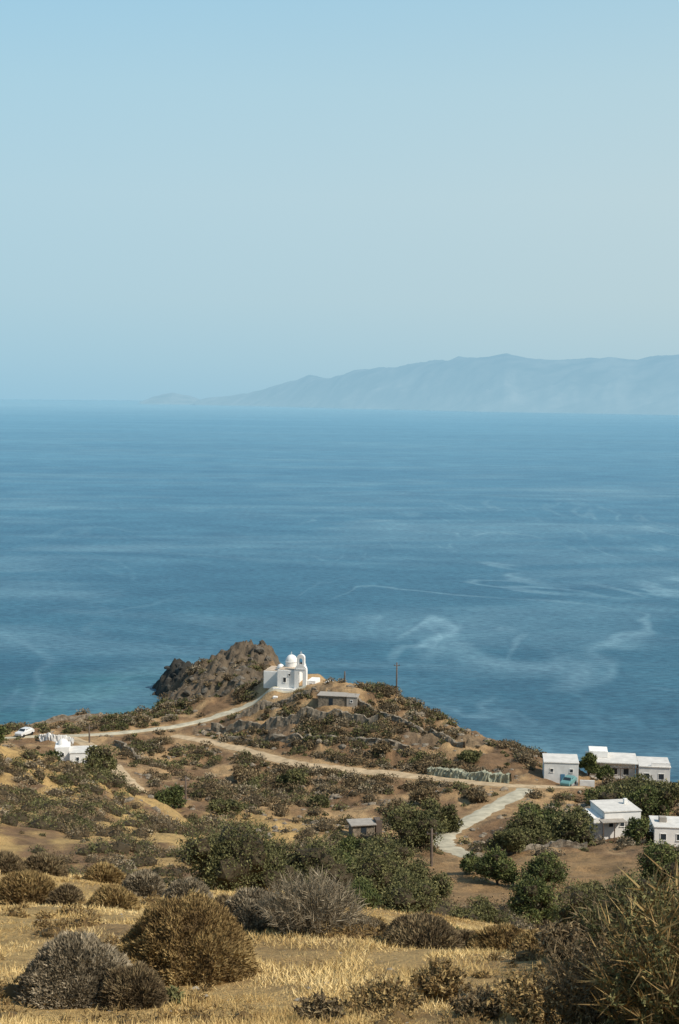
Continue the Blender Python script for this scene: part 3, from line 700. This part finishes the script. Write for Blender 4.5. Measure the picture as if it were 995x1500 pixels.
box(e,"walls",-2.0,1.2,0,2.6,-0.8,1.6,M_stone,0.05); box(e,"roof",-2.3,1.4,-0.3,2.9,1.6,1.75,M_conc,0.03)
box(e,"doorway",-0.8,0.0,-0.03,0.1,-0.4,1.3,M_dark,0); box(e,"annex",1.42,2.3,0.3,2.0,-0.8,2.1,M_wood,0.03)
# ------------------------------------------------------------------ dry stone walls
def wall(name,pts,h,t,mat):
    L=spline([S(*p_)[:2] for p_ in pts],20); T=np.gradient(L,axis=0); T/=np.linalg.norm(T,axis=1)[:,None]; Nn=np.c_[-T[:,1],T[:,0]]
    g=gz(L[:,0],L[:,1]); n=len(L); hh=h*(0.35+1.2*fbm(L[:,0]/2.5,L[:,1]/2.5,4,5))
    prof=[(-0.5,-0.5),(-0.5,0.0),(-0.45,0.5),(-0.4,1.0),(0.4,1.0),(0.45,0.5),(0.5,0.0),(0.5,-0.5)]; vs=[]
    for a,c in prof:
        jt=rng.normal(size=n)*0.12
        q=L+Nn*(a*t+jt)[:,None]; vs.append(np.c_[q,g+np.where(c>0,c*hh+rng.normal(size=n)*0.08,c)])
    vs=np.stack(vs,1); k=len(prof); id2=np.arange(n*k).reshape(n,k)
    qd=np.stack([id2[:-1,:-1],id2[:-1,1:],id2[1:,1:],id2[1:,:-1]],-1).reshape(-1,4)
    tri_obj(name,vs.reshape(-1,3),qd,[mat])
wall("dry_stone_wall",[(310,1070,276),(400,1068,271),(470,1070,268),(555,1066,264)],1.9,0.8,M_stone)
wall("dry_stone_wall",[(345,1048,281),(400,1043,280),(455,1040,278)],1.3,0.6,M_stone)
wall("dry_stone_wall",[(520,1038,273),(560,1050,267),(620,1072,260),(680,1098,253)],0.9,0.6,M_stone)
wall("dry_stone_wall",[(330,1084,268),(430,1090,262),(520,1098,256),(600,1104,252)],1.1,0.6,M_stone)
wall("dry_stone_wall",[(20,1066,283),(100,1064,288),(200,1058,295),(260,1050,299)],1.0,0.6,M_stone)
wall("dry_stone_wall",[(170,1088,262),(200,1105,252),(205,1112,248)],1.0,0.6,M_stone)
wall("retaining_wall",[(628,1136,241),(670,1141,238),(710,1145,235),(748,1148,233)],1.3,1.4,M_stoneG)
wall("dry_stone_wall",[(690,1252,178),(760,1246,181),(860,1242,182)],0.9,0.6,M_stone)
wall("whitewashed_wall",[(58,1090,262),(80,1091,261),(108,1090,261)],1.3,0.4,M_whiteB)
# ------------------------------------------------------------------ poles
def pole(u,v,r,hpx,name="utility_pole",arm=True):
    e=empty(name,u,v,r); h=hpx*r/F
    lathe(e,"post",0,0,[(0.17,-0.8),(0.15,h*0.5),(0.11,h)],M_wood,10)
    if arm:
        box(e,"crossarm",-0.6,0.6,-0.05,0.05,h-0.7,h-0.58,M_wood,0.01)
        for i in (-0.5,0,0.5): lathe(e,"insulator",i,0,[(0.05,h-0.58),(0.07,h-0.48),(0.03,h-0.38)],M_metal,8)
pole(581,1019,277,50); pole(272,1182,214,40); pole(131,1090,262,28); pole(632,1272,160,58); pole(505,1006,282,16,"wooden_post",False)
# ------------------------------------------------------------------ cars
def car(u,v,r,rot,color):
    mc=plain("car_paint",color,0.03,1,0.35)
    e=empty("parked_car",u,v,r,rot,0.12)
    prof=[(-2.0,0.35),(-2.05,0.75),(-1.9,0.95),(-1.0,1.02),(-0.45,1.45),(1.1,1.47),(1.75,1.05),(2.0,0.95),(2.05,0.4)]
    V=[];n=len(prof)
    for s_ in (-1,1):
        for (a,z) in prof: V.append((a,s_*(0.82 if z<1.2 else 0.66),z))
    Fc=[tuple(range(n))[::-1],tuple(range(n,2*n))]+[(i,(i+1)%n,n+(i+1)%n,n+i) for i in range(n)]
    o=pyobj(e,"body",V,Fc,mc); bv=o.modifiers.new("b",'BEVEL'); bv.width=0.06; bv.segments=2
    for s_ in (-1,1):
        pyobj(e,"side_window",[(-0.75,s_*0.80,1.06),(-0.4,s_*0.705,1.38),(1.0,s_*0.70,1.38),(1.45,s_*0.80,1.06)],[(0,1,2,3)],M_dark)
        for wx in (-1.3,1.3):
            V=[];k=16
            for yy_ in (s_*0.70,s_*0.87):
                for i in range(k): V.append((wx+0.33*math.cos(6.2832*i/k),yy_,0.33-0.05+0.33*math.sin(6.2832*i/k)))
            pyobj(e,"wheel",V,[tuple(range(k)),tuple(range(k,2*k))]+[(i,(i+1)%k,k+(i+1)%k,k+i) for i in range(k)],M_tyre)
    pyobj(e,"windscreen",[(-0.97,-0.66,1.08),(-0.97,0.66,1.08),(-0.50,0.58,1.44),(-0.50,-0.58,1.44)],[(0,1,2,3)],M_dark)
    pyobj(e,"rear_window",[(1.18,-0.58,1.44),(1.18,0.58,1.44),(1.70,0.66,1.12),(1.70,-0.66,1.12)],[(0,1,2,3)],M_dark)
car(833,1151,232.5,62,(0.12,0.26,0.26)); car(36,1079,268,65,(0.62,0.62,0.62))
# ------------------------------------------------------------------ light and sky
sv=Vector((0.62,-0.36,0.70)).normalized()
sd=bpy.data.lights.new("sun",'SUN'); sd.energy=4.6; sd.angle=math.radians(0.5); sd.color=(1.0,0.90,0.76)
so=bpy.data.objects.new("sun",sd); link(so); so.rotation_euler=sv.to_track_quat('Z','Y').to_euler(); so.location=(100,-60,300)
w=bpy.data.worlds.new("World"); scene.world=w; w.use_nodes=True; nt=w.node_tree
bg=nt.nodes["Background"]; sky=nt.nodes.new("ShaderNodeTexSky"); sky.sky_type='NISHITA'; sky.sun_disc=False
sky.sun_elevation=math.asin(sv.z); sky.sun_rotation=math.atan2(sv.x,sv.y); sky.altitude=80; sky.dust_density=2.0; sky.air_density=1.0; sky.ozone_density=1.5
nt.links.new(sky.outputs[0],bg.inputs[0]); bg.inputs[1].default_value=0.1
# summer haze layer: pale near the horizon, thinning out with elevation
tc=nt.nodes.new("ShaderNodeTexCoord"); sx=nt.nodes.new("ShaderNodeSeparateXYZ"); nt.links.new(tc.outputs["Generated"],sx.inputs[0])
hz=ramp(nt,[(0.0,(0.365,0.585,0.700)),(0.025,(0.410,0.615,0.710)),(0.07,(0.475,0.650,0.715)),(0.14,(0.505,0.680,0.740)),(0.21,(0.470,0.680,0.765)),(0.28,(0.395,0.645,0.785)),(0.6,(0.25,0.45,0.62))])
nt.links.new(sx.outputs[2],hz.inputs[0])
tint=ramp(nt,[(0.0,(0.88,0.97,1.03)),(1.0,(1.06,1.01,0.99))])
mr=nt.nodes.new("ShaderNodeMapRange"); mr.inputs[1].default_value=-0.30; mr.inputs[2].default_value=0.30; nt.links.new(sx.outputs[0],mr.inputs[0]); nt.links.new(mr.outputs[0],tint.inputs[0])
hc=mixc(nt,1.0,hz.outputs[0],tint.outputs[0],'MULTIPLY')
bg2=nt.nodes.new("ShaderNodeBackground"); nt.links.new(hc,bg2.inputs[0]); bg2.inputs[1].default_value=1.0
fr=ramp(nt,[(0.0,(0.95,)*3),(0.3,(0.9,)*3),(0.8,(0.35,)*3)]); nt.links.new(sx.outputs[2],fr.inputs[0])
mxs=nt.nodes.new("ShaderNodeMixShader"); nt.links.new(fr.outputs[0],mxs.inputs[0]); nt.links.new(bg.outputs[0],mxs.inputs[1]); nt.links.new(bg2.outputs[0],mxs.inputs[2])
nt.links.new(mxs.outputs[0],nt.nodes["World Output"].inputs[0])
scene.view_settings.view_transform='Standard'; scene.view_settings.look='None'; scene.view_settings.exposure=0
